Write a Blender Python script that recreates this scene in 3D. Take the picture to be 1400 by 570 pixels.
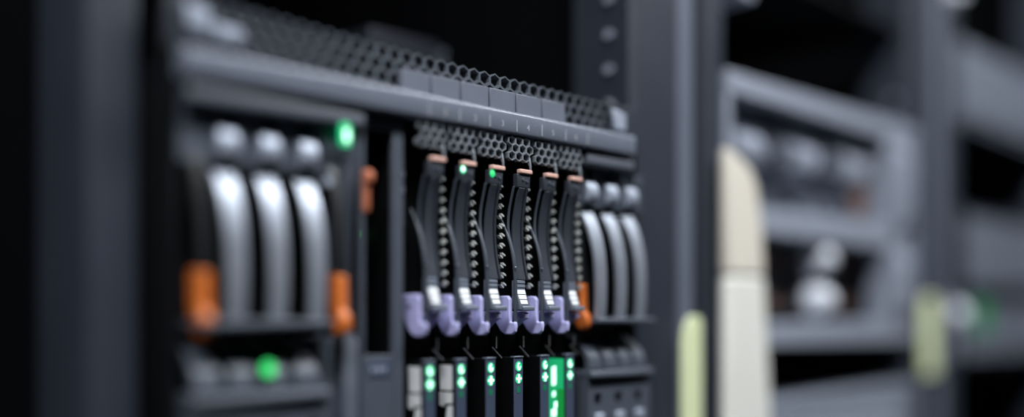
import bpy, math, random
from mathutils import Vector
random.seed(7)
for o in list(bpy.data.objects): bpy.data.objects.remove(o)
scene = bpy.context.scene
COL = scene.collection

# ------------------------------------------------------------------ camera, world, lights, exposure
# All lengths below are millimetres.  x runs along the rack fronts, d outwards into the aisle, z up
# (z = 0 is the height of the lens; the floor is FLOOR below it).
MM = 0.001
FLOOR = -1100.0
def W(x, d, z): return Vector((x*MM, -d*MM, (z-FLOOR)*MM))

cd = bpy.data.cameras.new('camera'); cam = bpy.data.objects.new('camera', cd); COL.objects.link(cam)
cd.sensor_width = 36; cd.lens = 1350*36/1400; cd.shift_y = 143/1400
cd.clip_start = 0.01; cd.clip_end = 50
cam.location = W(-529, 529, 0); cam.rotation_euler = (math.pi/2, 0, -math.pi/4)
cd.dof.use_dof = True; cd.dof.focus_distance = 0.744; cd.dof.aperture_fstop = 0.58; cd.dof.aperture_blades = 0
scene.camera = cam

wd = bpy.data.worlds.new('world'); scene.world = wd; wd.use_nodes = True
wd.node_tree.nodes['Background'].inputs[0].default_value = (0.50, 0.60, 0.85, 1)
wd.node_tree.nodes['Background'].inputs[1].default_value = 0.014

def area(name, loc, target, sx, sy, power, col):
    l = bpy.data.lights.new(name, 'AREA'); l.shape = 'RECTANGLE'; l.size = sx; l.size_y = sy
    l.energy = power; l.color = col
    o = bpy.data.objects.new(name, l); COL.objects.link(o); o.location = loc
    o.rotation_euler = (Vector(target)-Vector(loc)).to_track_quat('-Z', 'Y').to_euler()
    return o
LAMP_Z = 1235
area('aisle_lamp', W(750, 640, LAMP_Z), W(750, 640, 0), 1.2, 0.26, 30, (0.93, 0.97, 1.0))
area('aisle_lamp', W(-850, 640, LAMP_Z), W(-850, 640, 0), 1.2, 0.26, 33, (0.93, 0.97, 1.0))

vs = scene.view_settings
vs.view_transform = 'Standard'; vs.look = 'None'; vs.exposure = 0.0; vs.gamma = 1.0; vs.use_curve_mapping = False

# ------------------------------------------------------------------ materials
def lin(c):
    c /= 255.0
    return c/12.92 if c <= 0.04045 else ((c+0.055)/1.055)**2.4
def rgb(r, g, b): return (lin(r), lin(g), lin(b), 1)
MATS = {}
def mat(name, col, rough=0.5, metal=0.0, noise=0.12, scale=60, emit=None, es=0.0, bump=0.0, alpha=None, coat=0.0, spec=0.5):
    m = bpy.data.materials.new(name); m.use_nodes = True
    nt = m.node_tree; b = nt.nodes['Principled BSDF']
    b.inputs['Roughness'].default_value = rough; b.inputs['Metallic'].default_value = metal
    b.inputs['Coat Weight'].default_value = coat; b.inputs['Specular IOR Level'].default_value = spec
    tc = nt.nodes.new('ShaderNodeTexCoord'); n = nt.nodes.new('ShaderNodeTexNoise')
    n.inputs['Scale'].default_value = scale; n.inputs['Detail'].default_value = 4
    nt.links.new(tc.outputs['Object'], n.inputs['Vector'])
    mx = nt.nodes.new('ShaderNodeMix'); mx.data_type = 'RGBA'
    mx.inputs[6].default_value = tuple(c*(1-noise) for c in col[:3])+(1,)
    mx.inputs[7].default_value = tuple(min(1, c*(1+noise)) for c in col[:3])+(1,)
    nt.links.new(n.outputs['Fac'], mx.inputs[0]); nt.links.new(mx.outputs[2], b.inputs['Base Color'])
    mr = nt.nodes.new('ShaderNodeMapRange')
    mr.inputs['To Min'].default_value = max(0.03, rough-0.06); mr.inputs['To Max'].default_value = min(1, rough+0.06)
    nt.links.new(n.outputs['Fac'], mr.inputs['Value']); nt.links.new(mr.outputs['Result'], b.inputs['Roughness'])
    if bump:
        n2 = nt.nodes.new('ShaderNodeTexNoise'); n2.inputs['Scale'].default_value = 900
        nt.links.new(tc.outputs['Object'], n2.inputs['Vector'])
        bp = nt.nodes.new('ShaderNodeBump'); bp.inputs['Strength'].default_value = bump; bp.inputs['Distance'].default_value = 0.0005
        nt.links.new(n2.outputs['Fac'], bp.inputs['Height']); nt.links.new(bp.outputs['Normal'], b.inputs['Normal'])
    if emit:
        b.inputs['Emission Color'].default_value = emit; b.inputs['Emission Strength'].default_value = es
    MATS[name] = m
    return m
mat('black_plastic', rgb(20, 22, 26), 0.42, bump=0.15)
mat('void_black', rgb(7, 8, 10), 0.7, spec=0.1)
mat('dark_plastic', rgb(50, 54, 62), 0.42, bump=0.1)
mat('lever_grey', rgb(70, 76, 86), 0.40)
mat('lever_dark', rgb(56, 60, 69), 0.4)
mat('orange_soft', rgb(204, 120, 86), 0.5)
mat('header_grey', rgb(78, 83, 94), 0.45)
mat('bezel_grey', rgb(110, 116, 129), 0.27, noise=0.04, bump=0.05)
mat('panel_grey', rgb(106, 111, 124), 0.45)
mat('vent_grey', rgb(140, 146, 154), 0.38, metal=0.3)
mat('vent_dark', rgb(104, 110, 119), 0.36, metal=0.3)
mat('module_grey', rgb(78, 84, 95), 0.45)
mat('bar_silver', rgb(160, 166, 178), 0.42, metal=0.5)
mat('pad_silver', rgb(170, 178, 194), 0.4, metal=0.2)
mat('catch_silver', rgb(120, 128, 142), 0.36, metal=0.4)
mat('key_white', rgb(240, 242, 246), 0.4)
mat('lavender', rgb(192, 190, 238), 0.45)
mat('orange', rgb(214, 112, 44), 0.45)
mat('pink_tab', rgb(226, 180, 166), 0.5)
mat('link_glint', rgb(240, 242, 240), 0.35, metal=0.2)
mat('rod_metal', rgb(220, 222, 224), 0.25, metal=0.9)
mat('screw_metal', rgb(150, 158, 176), 0.3, metal=0.8)
mat('led_strip', rgb(70, 79, 100), 0.4)
mat('white_print', rgb(244, 246, 250), 0.6)
mat('print_grey', rgb(172, 175, 182), 0.6)
mat('print_yellow', rgb(206, 200, 178), 0.6)
mat('rack_dark', rgb(48, 53, 64), 0.48, bump=0.05, scale=15)
mat('rack_light', rgb(104, 110, 124), 0.42, scale=15)
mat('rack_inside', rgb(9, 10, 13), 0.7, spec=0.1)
mat('unit_grey', rgb(148, 154, 168), 0.42)
mat('unit_mid', rgb(112, 118, 130), 0.5)
mat('unit_dark', rgb(38, 41, 50), 0.5)
mat('knob_white', rgb(222, 226, 236), 0.4)
mat('brown_copper', rgb(112, 84, 74), 0.5)
mat('cream', rgb(242, 240, 232), 0.55, noise=0.05, scale=12)
mat('tan', rgb(232, 224, 210), 0.55, noise=0.05, scale=12)
mat('neon_yellow', rgb(236, 243, 196), 0.5, noise=0.04)
mat('floor_tile', rgb(40, 43, 50), 0.4, scale=4)
mat('wall_paint', rgb(22, 24, 30), 0.8, scale=4)
mat('ceiling_paint', rgb(84, 87, 94), 0.9, scale=4)
mat('lamp_housing', rgb(190, 192, 196), 0.5)
mat('lamp_diffuser', rgb(240, 242, 245), 0.6, emit=(0.93, 0.96, 1, 1), es=3.0)
G = (0.04, 0.75, 0.30, 1)
mat('led_green', rgb(20, 150, 80), 0.3, emit=(0.02, 0.62, 0.26, 1), es=0.9)
mat('led_core', rgb(200, 255, 225), 0.3, emit=(0.55, 1.0, 0.78, 1), es=2.2)
mat('led_dim', rgb(20, 90, 60), 0.3, emit=(0.02, 0.5, 0.26, 1), es=0.16)
mat('led_far', rgb(24, 90, 50), 0.4, emit=(0.03, 0.4, 0.12, 1), es=0.35)
mat('led_deep', rgb(20, 140, 50), 0.3, emit=(0.02, 0.55, 0.12, 1), es=0.7)
mat('led_leaf', rgb(40, 190, 90), 0.3, emit=(0.06, 0.78, 0.20, 1), es=1.0)
mat('green_print', rgb(20, 130, 70), 0.4, emit=(0.02, 0.62, 0.25, 1), es=0.55)
mat('green_side', rgb(20, 110, 40), 0.4, emit=(0.01, 0.40, 0.08, 1), es=0.5)

# ------------------------------------------------------------------ mesh builder
ORG = {}
class MB:
    def __init__(s): s.v = []; s.f = []; s.smooth = False
    def add(s, vs, fs):
        n = len(s.v); s.v += [tuple(p) for p in vs]; s.f += [tuple(i+n for i in f) for f in fs]; return s
    def box(s, x0, x1, d0, d1, z0, z1):
        vs = [(x, d, z) for z in (z0, z1) for d in (d0, d1) for x in (x0, x1)]
        return s.add(vs, [(0,1,3,2),(4,6,7,5),(0,4,5,1),(2,3,7,6),(0,2,6,4),(1,5,7,3)])
    def prism(s, poly, fn, a, b):
        n = len(poly)
        vs = [fn(p, a) for p in poly]+[fn(p, b) for p in poly]
        return s.add(vs, [tuple(range(n)), tuple(range(2*n-1, n-1, -1))]+[(i, i+n, (i+1)%n+n, (i+1)%n) for i in range(n)])
    def side(s, poly, x0, x1):            # outline in (d, z), thickness along x
        return s.prism(poly, lambda p, t: (t, p[0], p[1]), x0, x1)
    def front(s, poly, d0, d1):           # outline in (x, z), thickness along d
        return s.prism(poly, lambda p, t: (p[0], t, p[1]), d0, d1)
    def plan(s, poly, z0, z1):            # outline in (x, d), thickness along z
        return s.prism(poly, lambda p, t: (p[0], p[1], t), z0, z1)
    def rail(s, prof, x0, x1, thick):     # curved sheet following prof [(d,z)], x extents may be callables of t
        n = len(prof); vs = []
        for i, (d, z) in enumerate(prof):
            t = i/(n-1); a = x0(t) if callable(x0) else x0; b = x1(t) if callable(x1) else x1
            th = thick(t) if callable(thick) else thick
            vs += [(a, d, z), (b, d, z), (b, d-th, z), (a, d-th, z)]
        fs = [(0,1,2,3), tuple(4*(n-1)+k for k in (3,2,1,0))]
        for i in range(n-1):
            for k in range(4):
                a = 4*i+k; b = 4*i+(k+1)%4; fs.append((a, a+4, b+4, b))
        return s.add(vs, fs)
    def disc(s, x, z, d0, d1, r, n=16, rz=None):
        rz = rz or r
        return s.front([(x+r*math.cos(2*math.pi*i/n), z+rz*math.sin(2*math.pi*i/n)) for i in range(n)], d0, d1)
    def dome(s, x, z, d0, r, h, n=18, m=5, rz=None):
        rz = rz or r; vs = []; fs = []
        for j in range(m):
            a = math.pi/2*j/m
            vs += [(x+r*math.cos(a)*math.cos(2*math.pi*i/n), d0+h*math.sin(a), z+rz*math.cos(a)*math.sin(2*math.pi*i/n)) for i in range(n)]
        vs.append((x, d0+h, z))
        for j in range(m-1):
            fs += [(j*n+i, j*n+(i+1)%n, (j+1)*n+(i+1)%n, (j+1)*n+i) for i in range(n)]
        fs += [((m-1)*n+i, (m-1)*n+(i+1)%n, m*n) for i in range(n)]
        fs.append(tuple(range(n-1, -1, -1)))
        s.smooth = True
        return s.add(vs, fs)
    def rod(s, p, q, r, n=8):
        p = Vector(p); q = Vector(q); ax = (q-p).normalized()
        u = ax.orthogonal().normalized(); w = ax.cross(u)
        vs = [tuple(c+u*r*math.cos(2*math.pi*i/n)+w*r*math.sin(2*math.pi*i/n)) for c in (p, q) for i in range(n)]
        s.smooth = True
        return s.add(vs, [tuple(range(n-1, -1, -1)), tuple(range(n, 2*n))]+[(i, (i+1)%n, (i+1)%n+n, i+n) for i in range(n)])
    def hexes(s, cells, rx, rz, wx, wz, d0, d1):   # perforated sheet: cell centres, outer half size, hole half size
        for (cx, cz) in cells:
            o = [(cx+rx*a, cz+rz*b) for a, b in HEX]; h = [(cx+wx*a, cz+wz*b) for a, b in HEX]
            vs = [(x, d1, z) for x, z in o]+[(x, d1, z) for x, z in h]+[(x, d0, z) for x, z in h]+[(x, d0, z) for x, z in o]
            fs = []
            for i in range(6):
                j = (i+1) % 6
                fs += [(i, j, 6+j, 6+i), (6+i, 6+j, 12+j, 12+i), (12+i, 12+j, 18+j, 18+i), (18+i, 18+j, j, i)]
            s.add(vs, fs)
        return s
    def build(s, name, m, parent=None, bevel=0.0, seg=2, smooth=None):
        org = ORG[parent.name] if parent else Vector((0, 0, 0))
        me = bpy.data.meshes.new(name)
        me.from_pydata([tuple(W(*p)-org) for p in s.v], [], s.f); me.update()
        import bmesh
        bm = bmesh.new(); bm.from_mesh(me); bmesh.ops.recalc_face_normals(bm, faces=bm.faces); bm.to_mesh(me); bm.free()
        me.materials.append(MATS[m])
        o = bpy.data.objects.new(name, me); COL.objects.link(o)
        if parent: o.parent = parent
        ORG[o.name] = org
        if bevel:
            b = o.modifiers.new('bevel', 'BEVEL'); b.width = bevel*MM; b.segments = seg; b.limit_method = 'ANGLE'; b.angle_limit = math.radians(40)
        if s.smooth or smooth or bevel:
            for p in me.polygons: p.use_smooth = True
            me.set_sharp_from_angle(angle=math.radians(38))
        return o
C60 = math.sqrt(3)/2
HEX = [(0, 1), (1, 0.5), (1, -0.5), (0, -1), (-1, -0.5), (-1, 0.5)]
def tag(o, label=None, cat=None, group=None, kind=None):
    if label: o['label'] = label
    if cat: o['category'] = cat
    if group: o['group'] = group
    if kind: o['kind'] = kind
    return o
def thing(name, x, d, z, label, cat, group=None):
    o = bpy.data.objects.new(name, None); COL.objects.link(o); o.location = W(x, d, z); o.empty_display_size = 0.02
    ORG[o.name] = o.location.copy()
    return tag(o, label, cat, group)
def copy_tree(o, parent=None):
    c = o.copy(); COL.objects.link(c); c.parent = parent
    ORG[c.name] = ORG[o.name]
    for ch in list(o.children): copy_tree(ch, c)
    return c
def smoothpath(pts, n=8):      # Catmull-Rom through 2-D points
    out = []
    P = [pts[0]]+list(pts)+[pts[-1]]
    for i in range(1, len(P)-2):
        for k in range(n):
            t = k/n; a, b, c, d = P[i-1], P[i], P[i+1], P[i+2]
            out.append(tuple(0.5*(2*b[j]+(c[j]-a[j])*t+(2*a[j]-5*b[j]+4*c[j]-d[j])*t*t+(3*b[j]-a[j]-3*c[j]+d[j])*t**3) for j in (0, 1)))
    out.append(tuple(pts[-1]))
    return out
def text(name, s, x, d, z, size, m, parent, facing='front', rot=0.0, sx=1.0):
    cu = bpy.data.curves.new(name, 'FONT'); cu.body = s; cu.size = size; cu.align_x = 'CENTER'; cu.align_y = 'CENTER'; cu.extrude = 0.08
    t = bpy.data.objects.new('tmp_text', cu); COL.objects.link(t)
    bpy.context.view_layer.update()
    me0 = t.evaluated_get(bpy.context.evaluated_depsgraph_get()).to_mesh()
    vs = [(v.co.x, v.co.y, v.co.z) for v in me0.vertices]; fs = [tuple(p.vertices) for p in me0.polygons]
    bpy.data.objects.remove(t)
    b = MB(); c, q = math.cos(rot), math.sin(rot); out = []
    for (a, h, e) in vs:
        a *= sx; a, h = a*c-h*q, a*q+h*c
        out.append((x+a, d+e, z+h) if facing == 'front' else (x-e, d+a, z+h))
    b.add(out, fs)
    return b.build(name, m, parent)

# ------------------------------------------------------------------ the room
def struct(o): o['kind'] = 'structure'; return o
struct(MB().box(-2600, 3400, -1700, 2600, FLOOR-60, FLOOR).build('floor', 'floor_tile'))
struct(MB().box(-2600, 3400, -1700, 2600, 1300, 1360).build('ceiling', 'ceiling_paint'))
struct(MB().box(-2600, 3400, -1760, -1700, FLOOR-60, 1360).build('wall_back', 'wall_paint'))
struct(MB().box(-2600, 3400, 2600, 2660, FLOOR-60, 1360).build('wall_front', 'wall_paint'))
struct(MB().box(-2660, -2600, -1760, 2660, FLOOR-60, 1360).build('wall_left', 'wall_paint'))
struct(MB().box(3400, 3460, -1760, 2660, FLOOR-60, 1360).build('wall_right', 'wall_paint'))
for lx, lb in ((750, 'recessed ceiling lamp over the aisle in front of the racks'), (-850, 'recessed ceiling lamp over the aisle left of the racks')):
    r = thing('ceiling_lamp', lx, 640, 1300, lb, 'lamp', 'aisle ceiling lamps')
    b = MB()
    b.box(lx-640, lx+640, 470, 490, 1240, 1300); b.box(lx-640, lx+640, 790, 810, 1240, 1300)
    b.box(lx-640, lx-620, 490, 790, 1240, 1300); b.box(lx+620, lx+640, 490, 790, 1240, 1300)
    b.build('housing', 'lamp_housing', r)
    MB().box(lx-620, lx+620, 490, 790, 1245, 1256).build('diffuser', 'lamp_diffuser', r)

# ------------------------------------------------------------------ racks
PF = -20            # depth of the post faces
TOP = 950
def make_rack(x0, label):
    """x0 = left outer edge; 575 wide, 1000 deep"""
    x1 = x0+575
    r = thing('server_rack', x0+287, -500, FLOOR, label, 'server rack', 'row of server racks')
    p = MB().plan([(x0, PF-6), (x0+3, PF), (x0+29, PF), (x0+32, PF-3), (x0+32, PF-70), (x0, PF-70)], FLOOR+90, TOP).build('post', 'rack_dark', r, 1.2)
    q = MB().plan([(x1-91, PF-4), (x1-87, PF), (x1-23, PF), (x1-23, PF-70), (x1-91, PF-70)], FLOOR+90, TOP).build('post', 'rack_dark', r, 1.2)
    MB().plan([(x1-22.8, PF-60), (x1-22.8, PF+2), (x1-19, PF+5), (x1-4, PF+5), (x1, PF+1), (x1, PF-60)], FLOOR+90, TOP).build('edge_trim', 'rack_light', r, 1.5)
    # square mounting holes seen as raised cage nuts with bolt heads on the inner face of the right post
    for k in range(5):
        zc = 158+32*k
        b = MB()
        b.add([(x1-91+(-4 if j else 0), PF-25+4.2*math.cos(a), zc+4.2*math.sin(a)) for j in (0, 1) for a in [2*math.pi*i/12 for i in range(12)]],
              [tuple(range(12)), tuple(range(23, 11, -1))]+[(i, (i+1)%12, (i+1)%12+12, i+12) for i in range(12)])
        b.build('bolt_head', 'pad_silver', q)
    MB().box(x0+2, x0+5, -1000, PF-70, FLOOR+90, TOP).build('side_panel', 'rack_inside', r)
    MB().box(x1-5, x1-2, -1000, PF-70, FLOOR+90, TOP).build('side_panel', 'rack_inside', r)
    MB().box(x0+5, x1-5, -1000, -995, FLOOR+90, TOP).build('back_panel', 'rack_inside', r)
    MB().box(x0, x1, -1000, PF, TOP, TOP+40).build('top_panel', 'rack_dark', r, 2)
    MB().box(x0, x1, -1000, PF, FLOOR, FLOOR+90).build('plinth', 'rack_dark', r, 2)
    return r
rack_a = make_rack(-312, 'dark steel server rack holding the blade chassis')
rack_b = make_rack(288, 'dark steel server rack with pale grey units behind a cream strip')
rack_c = make_rack(888, 'blurred server rack at the far right end of the row')

# ------------------------------------------------------------------ blade chassis
CH0, CH1 = -268, 168
CB = -138           # underside
ch = thing('blade_chassis', -50, -200, CB, 'dark grey blade server chassis with honeycomb top vent and numbered bay strip', 'chassis')
b = MB()
b.box(CH0, CH1, -480, -12, 137, 148); b.box(CH0, CH1, -480, -4, CB, CB+6)
b.box(CH0, CH0+3, -480, -4, CB+6, 137); b.box(CH1-3, CH1, -480, -12, CB+6, 137)
b.box(CH0+3, CH1-3, -480, -474, CB+6, 137)
b.build('shell', 'black_plastic', ch)
MB().box(CH0+3, CH1-3, -210, -205, CB+6, 137).build('midplane', 'void_black', ch)
# numbered strip: profile with rounded top edge
pr = [(-4, 133.2), (7, 133.2), (9.4, 134.2), (10, 136)]+[(10, 147.6), (9.5, 149.2), (8.2, 150.3), (6.4, 150.9), (-4, 151.3)]
MB().side(pr, -268, 139).build('bezel_bar', 'bezel_grey', ch, 0.5)
# honeycomb vent
p = 10.6; rowh = 8.35; cells = []
for r_ in range(4):
    zc = 174.2-r_*rowh
    for i in range(40):
        cx = -236+i*p+(p/2 if r_ % 2 else 0)
        if -238 <= cx <= 118: cells.append((cx, zc-0.02*cx))
MB().hexes(cells, p/2, rowh*2/3, p/2-0.95, rowh*2/3-1.05, -11.5, -4.5).build('vent_grille', 'vent_dark', ch)
MB().box(CH0+4, 135, -60, -4.6, 149, 150.5).build('vent_sill', 'dark_plastic', ch)
MB().box(CH0+4, 135, -34, -32, 150.5, 181).build('vent_backing', 'void_black', ch)
# six blank label panels in front of the vent
edges = [-107.3, -80.6, -52.6, -24.2, 3.8, 32.6, 60.4]
for i in range(6):
    MB().box(edges[i]+0.7, edges[i+1]-0.7, -4.4, 0.5, 152.2, 167.2).build('label_panel', 'panel_grey', ch, 0.6)
# end caps of the vent
c1 = MB().front([(-272, 151), (-236, 151), (-241.5, 182), (-268, 184), (-272, 180)], -12, -2).build('end_cap', 'dark_plastic', ch, 2)
MB().front([(-262, 163), (-247, 161), (-249, 176), (-263, 178)], -2, 2).build('pad', 'pad_silver', c1, 1.5)
MB().front([(-245, 160), (-226, 160), (-227, 168), (-245, 169)], -3, 2).build('pad', 'pad_silver', c1, 1.5)
c2 = MB().front([(120, 151), (139, 151), (139, 174), (136, 177), (116, 180)], -12, -2).build('end_cap', 'dark_plastic', ch, 2)
MB().front([(122, 155), (137, 154.5), (137, 170), (119, 173)], -2, 1.5).build('pad', 'pad_silver', c2, 1.5)
# ticks and bay numbers on the strip
ticks = [-90.2, -62.0, -32.6, -4.8, 22.6, 49.8, 76]
for x in ticks:
    MB().box(x-0.35, x+0.35, 10, 10.2, 135.6, 144.4).build('bay_tick', 'print_grey', ch)
for i, x in enumerate([-75.5, -47, -19.6, 7.4, 35, 62]):
    text('bay_number', str(i+1), x, 10.1, 139.6, 6.2, 'print_yellow' if i == 0 else 'print_grey', ch)
# rack ear of the chassis, right
MB().box(140, 166, -19.5, -12.5, 150, 180).build('mounting_ear', 'rack_dark', ch, 1)
MB().box(CH0-10, CH0-0.5, -19.5, -12.5, CB+20, 130).build('mounting_ear', 'rack_inside', ch, 1)

# ------------------------------------------------------------------ blade servers
PITCH = 29.0; L0 = -95.0; BZ0, BZ1 = CB+6.5, 134
def make_blade():
    L = L0
    r = thing('blade_server', L, 0, BZ0, '', 'blade server', 'six blade servers side by side in the chassis')
    def X(u): return L+u
    # body deep in the bay, narrow so that the gap to its neighbour stays dark
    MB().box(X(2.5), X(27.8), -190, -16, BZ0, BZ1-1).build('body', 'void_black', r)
    # honeycomb top vent, cells squashed, three columns
    cells = []; pw = 7.6; rh = 5.7
    for k in range(3):
        zc = 129.2-k*rh
        for i in range(4):
            cx = X(0.8+i*pw+(pw/2 if k % 2 else 0))
            if cx > X(20.5): continue
            
            cells.append((cx, zc))
    MB().hexes(cells, pw/2, rh*2/3, pw/2-0.75, rh*2/3-0.65, 3.2, 7.4).build('vent_grille', 'vent_grey', r)
    MB().side([(4.6, 119), (7.4, 118), (8.6, 112), (8.6, 107.5), (7.4, 107.5), (7.2, 111), (4.6, 115)], X(19.2), X(20.6)).build('vent_bracket', 'vent_grey', r, 0.4)
    # pink release tab
    MB().box(X(8.2), X(21.4), 4.5, 9.0, 105.2, 108.6).build('release_tab', 'pink_tab', r, 0.8)
    # head block with two small screws
    h = MB().side([(2.6, 105.1), (7.2, 105.1), (7.6, 104), (7.0, 94.6), (2.6, 94.6)], X(6.2), X(20.4)).build('head_block', 'dark_plastic', r, 0.7)
    MB().disc(X(12.8), 101, 7.2, 8.0, 1.2, 10).build('screw', 'screw_metal', h)
    MB().disc(X(16.8), 100, 7.2, 8.0, 1.2, 10).build('screw', 'screw_metal', h)
    # left cheek: curved side plate of the lever (hollow profile bulging at the foot)
    fr = smoothpath([(7.2, 95), (4.6, 86), (2.2, 77), (1.2, 67), (2.2, 59), (5.0, 50), (7.8, 41), (9.2, 30), (9.6, 15), (9.6, -9)], 5)
    bk = [(d-1.5, z) for d, z in fr]
    MB().side(fr+bk[::-1], X(2.6), X(4.2)).build('lever_cheek', 'lever_grey', r, 0.3)
    # slender curved wire edge that starts deeper and comes forward
    fr2 = smoothpath([(-6, 73), (-1.5, 66), (2.6, 58), (6.2, 48), (8.6, 37), (9.6, 26), (10.0, 10), (10.0, -8)], 5)
    MB().side(fr2+[(d-1.6, z-0.3) for d, z in fr2][::-1], X(1.2), X(2.5)).build('lever_edge', 'lever_grey', r, 0.3)
    MB().box(X(1.0), X(2.6), 8.5, 10.6, 33.2, 34.6).build('lever_pin', 'screw_metal', r, 0.3)
    # lever panel: concave grey strip
    pr = smoothpath([(7.0, 94.6), (3.4, 82), (0.8, 64), (2.0, 44), (6.2, 25)], 6)
    MB().rail(pr, lambda t: X(9.0-1.6*t), lambda t: X(15.6+1.2*t), 2.0).build('lever_panel', 'lever_dark', r, 0.4)
    pr2 = [(d+1.0, z) for d, z in pr]
    MB().rail(pr2, lambda t: X(16.6+1.2*t), lambda t: X(18.0+1.2*t), 6).build('lever_rib', 'dark_plastic', r, 0.3)
    # catch: ribbed silver wedge with three white keys
    c = MB().side([(3, 24.6), (6.6, 24.6), (7.2, 22.4), (6.6, 22.0), (7.4, 19.4), (6.6, 18.8), (11.6, 5.6), (11.4, 2.4), (3, 2.4)], X(4.6), X(15.2)).build('catch', 'catch_silver', r, 0.5)
    for k in range(3):
        z1 = 17.4-k*3.8; d1 = 7.1+k*1.45
        MB().side([(d1-1, z1), (d1+0.4, z1), (d1+1.6, z1-3.1), (d1-1, z1-3.1)], X(5.4+0.5*k), X(14.2-0.2*k)).build('key', 'key_white', c, 0.2)
    MB().side([(3, 5.6), (12.4, 5.4), (13.2, 4.0), (13.0, 1.8), (3, 1.8)], X(7.2), X(19.4)).build('catch_lip', 'catch_silver', c, 0.5)
    MB().box(X(12), X(16.5), 6, 9.2, -0.6, 0.4).build('spring', 'rod_metal', c)
    # glints on the perforated side strip, shaped as near-white twisted links
    a = MB()
    def link(zc):
        m = MB()
        for s_ in (-1, 1):
            cx, cz = X(26.2)+s_*1.25, zc+s_*0.85
            ring = []
            for (e, g, dd) in ((-1.9, 0.15, 0.2), (-0.9, 0.5, 0.3), (0.9, 0.45, 0.9), (1.9, -0.1, 0.8), (0.9, -0.5, 0.7), (-0.9, -0.45, 0.0)):
                ang = -0.75
                ring.append((cx+e*math.cos(ang)-g*math.sin(ang), cz+e*math.sin(ang)+g*math.cos(ang), dd))
            m.add([(x, -1.6+0.012*(95-zc)+dd, z) for x, z, dd in ring]+[(x, -4.5, z) for x, z, dd in ring],
                  [(0,1,2,3,4,5), (11,10,9,8,7,6)]+[(i, (i+1)%6, (i+1)%6+6, i+6) for i in range(6)])
        return m
    l0 = link(95.0).build('glint_link', 'link_glint', r, 0.1)
    for k in range(1, 11):
        c_ = l0.copy(); COL.objects.link(c_); c_.location = (l0.location.x+0.00012*k, l0.location.y-0.0002*k, l0.location.z-7.4*k*MM); ORG[c_.name] = ORG[l0.name]
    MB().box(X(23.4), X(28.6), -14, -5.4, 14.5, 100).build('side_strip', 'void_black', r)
    # latch: lavender side plate with a forward hook at its foot
    o = [(-15, 11), (-13, 13), (5, 13), (7.6, 10.5), (7.8, -6.6), (10.4, -6.9), (12.8, -6.2), (13.6, -9), (12.8, -13.5), (10, -16), (2, -16.2), (-2.5, -13.5), (-10, -4), (-15, 0)]
    lt = MB().side(o, X(-2.4), X(1.0)).build('latch', 'lavender', r, 0.9)
    MB().add([(X(-2.4)-0.3, -3+1.8*math.cos(a_), 4.5+1.8*math.sin(a_)) for a_ in [2*math.pi*i/12 for i in range(12)]]+[(X(-2.3), -3+1.8*math.cos(a_), 4.5+1.8*math.sin(a_)) for a_ in [2*math.pi*i/12 for i in range(12)]],
             [tuple(range(12)), tuple(range(23, 11, -1))]+[(i, (i+1)%12, (i+1)%12+12, i+12) for i in range(12)]).build('pivot_pin', 'screw_metal', lt)
    MB().side([(-12, 1), (6, 1), (6, -4), (1, -6), (-7, -12), (-12, -12)], X(11), X(20.5)).build('latch_bracket', 'lavender', r, 0.6)
    # little bright rods between latch and lamps
    MB().rod((X(18), -2, -25.5), (X(25.5), 0.5, -33.6), 0.6).build('release_rod', 'rod_metal', r)
    MB().rod((X(20.6), 0, -17.4), (X(20.6), 0, -26.2), 0.55).build('guide_pin', 'rod_metal', r)
    # indicator block: narrow front face, dark side
    MB().box(X(2.4), X(12.6), -14, 6.6, BZ0+0.5, -33.2).build('indicator_block', 'void_black', r, 0.4)
    MB().box(X(2.8), X(12.2), 6.6, 7.6, BZ0+1, -33.0).build('indicator_strip', 'led_strip', r, 0.4)
    MB().box(X(2.6), X(12.4), 3.5, 8.2, -33.4, -32.3).build('strip_rim', 'catch_silver', r, 0.3)
    zs = (-40.0, -49.2)
    for z in zs: MB().disc(X(7.3), z, 7.5, 7.9, 3.4, 18, 3.9).build('status_light', 'led_green', r)
    MB().disc(X(7.3), -57.6, 7.5, 7.8, 1.9, 12, 2.6).build('dim_light', 'led_dim', r)
    # symbols on the lights: a crescent with dot and a cross
    cr = [(X(7.5)+2.0*math.cos(t), -40.0+2.9*math.sin(t)) for t in [math.radians(70+i*(290/14)) for i in range(15)]]
    ci = [(X(7.9)+0.8*math.cos(t), -39.6+1.5*math.sin(t)) for t in [math.radians(70+i*(290/14)) for i in range(15)]]
    MB().front(cr+ci[::-1], 7.85, 8.1).build('light_symbol', 'led_core', r)
    zz = -49.2; q = 0.75; w_ = 2.7; h_ = 3.2
    MB().front([(X(7.4)-q, zz-h_), (X(7.4)+q, zz-h_), (X(7.4)+q, zz-q), (X(7.4)+w_, zz-q), (X(7.4)+w_, zz+q), (X(7.4)+q, zz+q), (X(7.4)+q, zz+h_), (X(7.4)-q, zz+h_), (X(7.4)-q, zz+q), (X(7.4)-w_, zz+q), (X(7.4)-w_, zz-q), (X(7.4)-q, zz-q)], 7.85, 8.1).build('light_symbol', 'led_core', r)
    return r
blade0 = make_blade()
blades = [blade0]+[copy_tree(blade0) for _ in range(5)]
BL = ['blade server in bay 1 with its whole lavender latch in view',
      'blade server in bay 2 with a green head lamp and white side lettering',
      'blade server in bay 3 with a green head lamp and no side lettering',
      'sharp blade server in bay 4 between the third and fifth blades',
      'blade server in bay 5 with twin green lights left of the green side label',
      'blade server in bay 6 with a glowing green side label, next to the orange latch']
for i, o in enumerate(blades):
    o.location = W(L0+PITCH*i, 0, BZ0); o['label'] = BL[i]
    ORG[o.name] = o.location.copy()
bpy.context.view_layer.update()
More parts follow.
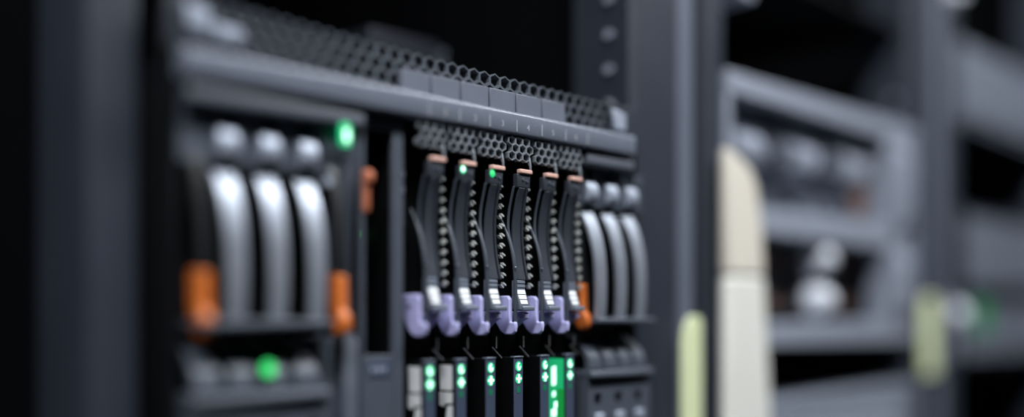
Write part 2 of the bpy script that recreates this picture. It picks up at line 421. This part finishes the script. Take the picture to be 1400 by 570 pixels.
for i in (1, 2):
    x = L0+PITCH*i+9.2
    MB().dome(x, 102.4, 7.3, 1.9, 1.4, 12, 3, 2.1).build('head_lamp', 'led_core' if i == 1 else 'led_leaf', blades[i])
    MB().disc(x, 102.4, 7.2, 7.6, 2.7, 14, 3.0).build('lamp_ring', 'led_green', blades[i])
def letters(i):       # white worn characters running down the side of the indicator block
    x = L0+PITCH*i+2.4
    def piece(poly): MB().side(poly, x-0.35, x).build('side_lettering', 'white_print', blades[i])
    piece([(-10, -37), (3.5, -37), (4, -54), (1, -55), (-9, -55)])
    piece([(-10, -56.5), (4, -56.2), (4, -64), (-4, -64.5), (-5, -67), (-10, -66)])
    piece([(-1.5, -66), (4.2, -65.5), (4.2, -86), (-1, -90), (-8, -88), (-9, -78), (-3, -75)])
letters(0); letters(1)
x = L0+PITCH*5+2.4
gl = MB().box(x-0.5, x, -14, 5.5, -120, -36).build('side_label', 'green_print', blades[5])
MB().box(x-0.7, x-0.1, -1, 6, -120, -60).build('label_edge', 'green_side', blades[5])
for (d0, d1, z0, z1) in ((-6.5, -2.5, -58, -42), (-6, -3, -67, -62), (-7, -2, -83, -76), (-4, -1, -76, -70), (-9, -5, -94, -89)):
    MB().side([(d0, z0), (d1, z0+1), (d1, z1), (d0, z1-1)], x-0.8, x-0.5).build('side_lettering', 'led_core', blades[5])

# ------------------------------------------------------------------ drive modules with three curved bars
def make_module(x0, x1, bars, levers, label, pillar=None, lampz=None):
    r = thing('drive_module', (x0+x1)/2, 0, BZ0, label, 'drive module', 'drive modules with curved bars')
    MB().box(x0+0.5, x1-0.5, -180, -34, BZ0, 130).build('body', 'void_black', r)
    MB().side([(-20, 120.5), (4.8, 120.5), (6.2, 122), (6.2, 129), (4.8, 131), (-20, 131)], x0, min(x1, 141.5)).build('header', 'header_grey', r, 0.8)
    # face with one square port above every bar
    b = MB(); xs = [x0]
    for c in bars: xs += [c-6, c+6]
    xs.append(x1)
    for k in range(0, len(xs), 2):
        if xs[k+1]-xs[k] > 0.5: b.box(xs[k], xs[k+1], -26, -3, 111, 120.4)
    b.box(x0, x1, -26, -4, 88, 111)
    b.build('port_frame', 'module_grey', r)
    for c in bars:
        pad = MB().side([(-4, 91), (0, 91.6), (2.2, 95), (2.8, 100), (1.4, 105), (-1, 108), (-4, 108.6)], c-6.6, c+6.0).build('bar_pad', 'pad_silver', r, 2.2, 3)
        pr = smoothpath([(-13, 90), (-6, 84), (0.5, 74), (6, 60), (9.6, 44), (10.8, 26), (10.6, 8), (9.6, -4.5)], 5)
        MB().rail(pr, lambda t, c=c: c-8.2+2.6*t, lambda t, c=c: c+7.4-2.2*t, 4).build('curved_bar', 'bar_silver', r, 1.4)
    MB().side([(-30, -4), (12.5, -4), (13.5, -5.5), (13, -8.5), (-30, -8.5)], x0+6, x1-2 if not pillar else pillar[0]-1).build('foot_rail', 'module_grey', r, 0.8)
    # rounded carrier noses below
    e = (pillar[0]-1 if pillar else x1-1); n = 4; w = (e-x0-4)/n
    for k in range(n):
        a = x0+3+k*w
        o = smoothpath([(-34, -15), (-16, -20), (-4, -27), (3, -35), (5, -43), (5, -46.5)], 4)
        MB().rail(o, lambda t, a=a: a+1.5+2*(1-t), lambda t, a=a, w=w: a+w-2.5-3*(1-t), 6).build('carrier_nose', 'module_grey', r, 2.0)
    b = MB(); b.side([(-30, -47), (9, -47), (10.5, -49), (10.5, -52.5), (8, -53.5), (-30, -53.5)], x0+1, e)
    b.build('ledge', 'module_grey', r, 0.8)
    b = MB(); xs = [x0+1]
    for c in bars: xs += [c-4.6, c+4.6]
    xs.append(e)
    b.box(x0+1, e, -26, 6, -66, -53.6); b.box(x0+1, e, -26, 6, BZ0, -75)
    for k in range(0, len(xs), 2):
        if xs[k+1]-xs[k] > 0.5: b.box(xs[k], xs[k+1], -26, 6, -75, -66)
    b.build('lower_face', 'module_grey', r)
    for c in bars: MB().box(c-5.5, c+5.5, 6, 9, -90, -82).build('lower_grip', 'pad_silver', r, 1)
    # dark release levers ending in orange tips
    for (lx, dd) in levers:
        pr = smoothpath([(-16, 104), (-8, 96), (-3, 82), (1, 62), (3.5, 40), (4.5, 24)], 5)
        lv = MB().rail([(d+dd, z) for d, z in pr], lx-3.6, lx+3.6, 5).build('release_lever', 'black_plastic', r, 1.0)
        o = [(-9, 25), (2, 26), (4.6, 24), (5.2, 2), (8.2, -1), (9.6, -6), (8.4, -12), (4, -14.5), (-1, -13), (-5, -6), (-9, 6)]
        MB().side([(d+dd, z) for d, z in o], lx-4, lx+4).build('orange_tip', 'orange', lv, 1.6)
    return r
mr = make_module(80, 164.6, [94, 120.5, 147], [(83.8, -4)], 'drive module of three curved silver bars right of the six blades')
ml = make_module(-264.6, -141.5, [-235.5, -207.5, -180], [(-254, 2), (-160, 3)], 'drive module of three curved silver bars with green lamp, left end of chassis', pillar=(-170, -142))
# right pillar of the left module, with its green lamp
def sub_pillar(r, a, b_):
    o = [(-34, 117.8), (0, 117.8), (0.2, 100), (-2, 84), (-6, 64), (-7, 30), (-6, -10), (0, -18), (0, BZ0), (-34, BZ0)]
    p_ = MB().side(o, -154, b_).build('pillar', 'module_grey', r, 0.8)
    MB().side([(-34, 117.8), (-1, 117.8), (-1, 102), (-8, 90), (-14, 76), (-34, 76)], a, -154.2).build('pillar_cheek', 'module_grey', r, 0.8)
    MB().box(a, -154.2, -34, -6, BZ0, -16).build('pillar_foot', 'module_grey', r, 0.8)
    lp = MB().front([(-161, 109), (-159.5, 107), (-154, 107), (-152.5, 109), (-152.5, 120), (-154, 122), (-159.5, 122), (-161, 120)], 4.6, 6.4).build('status_lamp', 'led_green', r, 0.6)
    MB().disc(-156.2, 114, 6.4, 6.8, 1.9, 14, 4.6).build('lamp_core', 'led_core', lp)
    MB().disc(-166, 84, -2, 0.5, 3, 14).build('button', 'pad_silver', r)
sub_pillar(ml, -170, -142)
MB().disc(-213.5, -33.5, 5.6, 8, 4.0, 16, 4.4).build('green_lamp', 'led_leaf', ml)

# narrow tray between left module and first blade: framed black slot
mt = thing('media_tray', -125, 0, BZ0, 'narrow grey tray with tall black slot and small orange tab', 'media tray')
b = MB()
b.box(-141, -138.5, -3, 1.5, BZ0, 131); b.box(-114.5, -106, -3, 1.5, BZ0, 131)
b.box(-138.5, -114.5, -3, 1.5, 122, 131); b.box(-138.5, -114.5, -3, 1.5, BZ0, -28)
b.build('frame', 'module_grey', mt, 0.6)
b = MB(); b.box(-141, -106, -120, -32, BZ0, 131); b.box(-141, -138.8, -32, -3.1, BZ0, 131); b.box(-114.2, -106, -32, -3.1, BZ0, 131)
b.build('slot_shade_walls', 'void_black', mt)  # inner walls near-black: the slot's shade is put into their colour
MB().side([(-6, 66), (3, 66), (4, 68), (4, 84), (8, 86), (8.6, 91), (6, 94), (-6, 94)], -140.5, -135.5).build('orange_tab', 'orange_soft', mt, 1)
MB().disc(-118.4, 55, -31.9, -30, 2.4, 12, 3.4).build('slot_lamp', 'led_leaf', mt)
MB().box(-136, -117, 1.5, 2.2, -42, -32).build('name_plate', 'led_strip', mt, 0.3)
for k, (a, w) in enumerate(((-133.5, 3), (-129, 4), (-124, 2.5))):
    MB().box(a, a+w, 2.2, 2.4, -38.8, -36).build('plate_print', 'pad_silver', mt)
MB().box(-106, -98.5, -24, -6, 60, 112).build('hinge_block', 'dark_plastic', mt, 0.8)
for z in (95.5, 84.5): MB().dome(-102.2, z, -6, 3.0, 2.5, 14, 4).build('knob', 'bar_silver', mt)

# shelf that carries the chassis
MB().box(-280, 171.5, -470, -28, CB-9, CB-0.1).build('chassis_shelf', 'rack_dark', rack_a, 1)

# unit mounted further back in the first rack
sw = thing('rear_switch', 70, -260, 235, 'dim grey box deep inside the rack above the chassis', 'network switch')
bx = MB().box(28, 112, -330, -215, 235, 268).build('body', 'unit_dark', sw, 1)
for k in range(3): MB().box(118, 124, -260, -218, 237+k*10, 243+k*10).build('port_block', 'unit_mid', sw)
MB().box(112, 130, -330, -262, 235, 268).build('bracket', 'unit_dark', sw)
MB().box(22, 257, -340, -212, 228, 235).build('rear_shelf', 'rack_inside', rack_a)

# ------------------------------------------------------------------ second rack: pale shelf unit
ux0, ux1 = 321.5, 770
def opening_frame(name, r, x0, x1, bands, pil, d, m):
    b = MB()
    for (z0, z1) in bands: b.box(x0, x1, d-30, d, z0, z1)
    zs = sorted(bands)
    for a, c in zip(zs[:-1], zs[1:]):
        for (p0, p1) in pil: b.box(p0, p1, d-30, d-1, a[1], c[0])
    return b.build(name, m, r, 1.5)
us = thing('power_shelf', 545, -200, -36, 'pale grey framed shelf unit with two rows of modules in second rack', 'power shelf')
opening_frame('frame', us, ux0, ux1, [(-36, -10), (82, 112), (222, 244)], [(ux0, 330), (690, ux1)], -16, 'unit_grey')
MB().box(ux0+1, ux1-1, -400, -160, -36, 244).build('body', 'unit_dark', us)
for k in range(3):
    a = 332+k*119.5; c = a+117
    m_ = MB().side([(-150, 221), (-40, 221), (-36, 216), (-36, 168), (-60, 150), (-60, 113), (-150, 113)], a, c).build('fan_module', 'unit_mid', us, 2)
    pr = smoothpath([(-40, 192), (-26, 186), (-22, 172), (-26, 158), (-40, 150)], 5)
    MB().rail(pr, a+20, a+72, 7).build('pull_handle', 'unit_grey', m_, 2)
    MB().box(a+80, c-6, -36, -33, 172, 206).build('vent_plate', 'unit_dark', m_, 1)
    MB().box(a+6, c-8, -60, -55, 118, 140).build('lower_plate', 'unit_grey' if k != 1 else 'unit_mid', m_, 1)
    if k == 2: MB().box(a+50, a+84, -34, -30, 120, 190).build('brown_label', 'brown_copper', m_, 1)
for k in range(2):
    z0 = -8+46*k
    for j in range(2):
        a = 332+j*179; c = a+176
        m_ = MB().box(a, c, -150, -62, z0, z0+42).build('supply_module', 'unit_dark', us, 2)
        MB().box(a+8, c-20, -62, -56, z0+12, z0+30).build('vent_bar', 'brown_copper', m_, 2)
for z in (62, 14):
    kn = MB().dome(540, z, -44, 17, 32, 24, 6, 20).build('round_knob', 'knob_white', us)
    MB().disc(540, z, -61.5, -43, 14, 24).build('knob_collar', 'unit_mid', kn)
# tall side handle on the right ear
MB().side([(-16, 214), (-6, 208), (-4, 196), (-4, 120), (-6, 110), (-16, 104)], 704, 742).build('ear_handle', 'unit_grey', us, 3)
MB().side([(-16, 78), (-6, 72), (-4, 62), (-4, 10), (-6, 0), (-16, -6)], 704, 742).build('ear_handle', 'unit_grey', us, 3)
# unit under the black gap
lo = thing('server_unit', 545, -200, -190, 'grey server unit below the black gap in second rack', 'server')
MB().box(ux0, ux1, -500, -30, -190, -90).build('body', 'unit_dark', lo)
MB().side([(-30, -90), (-18, -92), (-14, -97), (-14, -185), (-18, -190), (-30, -190)], ux0, ux1).build('front_bezel', 'unit_mid', lo, 2)
for k in range(6): MB().box(350+k*62, 404+k*62, -14, -10, -170, -112).build('drive_door', 'unit_grey', lo, 2)
# bracket at the top of the second rack
tb = thing('cable_bracket', 350, -30, 322, 'small grey cable bracket at the top of second rack', 'bracket')
MB().box(321, 372, -60, -16, 322, 352).build('arm', 'unit_grey', tb, 2)
MB().box(321, 400, -60, -40, 352, 372.9).build('plate', 'unit_mid', tb, 2)
for (sh, z) in ((rack_b, -36), (rack_b, -190), (rack_b, 380)):
    MB().box(320.5, 771, -470, -36, z-7, z-0.1).build('support_shelf', 'rack_inside', sh)

# cream strip hanging in front of the second rack's left post side
cs = thing('cable_cover', 345, -10, -420, 'cream plastic strip hanging upright beside the left post of second rack', 'cable cover')
MB().front([(302, 38), (372, 38), (367, 90), (358, 130), (346, 146), (330, 153), (312, 160), (302, 163)], -14.5, -4).build('upper_cover', 'tan', cs, 4, 3)
MB().front([(302, -420), (412, -420), (373, 36.5), (302, 36.5)], -14.5, -4.5).build('lower_cover', 'cream', cs, 4, 3)

# fluorescent strips on the posts
def strip(x0, x1, z0, z1, label):
    d = PF+5
    o = MB().front([(x0, z0), (x1, z0), (x1, z1-4), (x1-5, z1), (x0+12, z1), (x0+4, z1-10), (x0, z1-24)], d+0.1, d+3.5).build('reflective_strip', 'neon_yellow', None, 1.5)
    return tag(o, label, 'strip', 'fluorescent strips on rack posts')
strip(237.5, 270, -330, -3, 'long pale yellow green strip on the post right of the blade chassis')
strip(784, 830, -84, 22, 'short yellow green strip on the far post of second rack')

# ------------------------------------------------------------------ third rack, far right
def far_unit(z0, z1, label, extra):
    r = thing('server_unit', 1145, -200, z0, label, 'server', 'units in the far rack')
    MB().box(921.5, 1371, -400, -22, z0, z1).build('body', 'unit_dark', r)
    MB().box(921.5, 1371, -22, -14, z0, z1).build('front_bezel', extra, r, 2)
    for k in range(3): MB().box(935+k*145, 1062+k*145, -14, -10, z0+10, z1-12).build('drive_door', 'unit_mid', r, 2)
    MB().box(920.5, 1371.5, -470, -36, z0-7, z0-0.1).build('support_shelf', 'rack_inside', rack_c)
    return r
u1 = far_unit(272, 390, 'tall grey unit near the top of the far rack', 'unit_mid')
u2 = far_unit(30, 150, 'grey unit in the middle of the far rack', 'unit_dark')
u3 = far_unit(-75, 22, 'dark unit with a dim green light in the far rack', 'unit_dark')
kp = MB().box(892, 916, PF, PF+6, -62, 22).build('lock_plate', 'unit_grey', rack_c, 3)
MB().dome(904, -4, PF+6, 15, 16, 22, 6, 17).build('lock_knob', 'knob_white', kp)
MB().dome(904, 452, PF, 14, 16, 20, 5).build('post_knob', 'knob_white', rack_c)
MB().disc(985, -5, -10, -7, 22, 20, 26).build('green_light', 'led_far', u3)
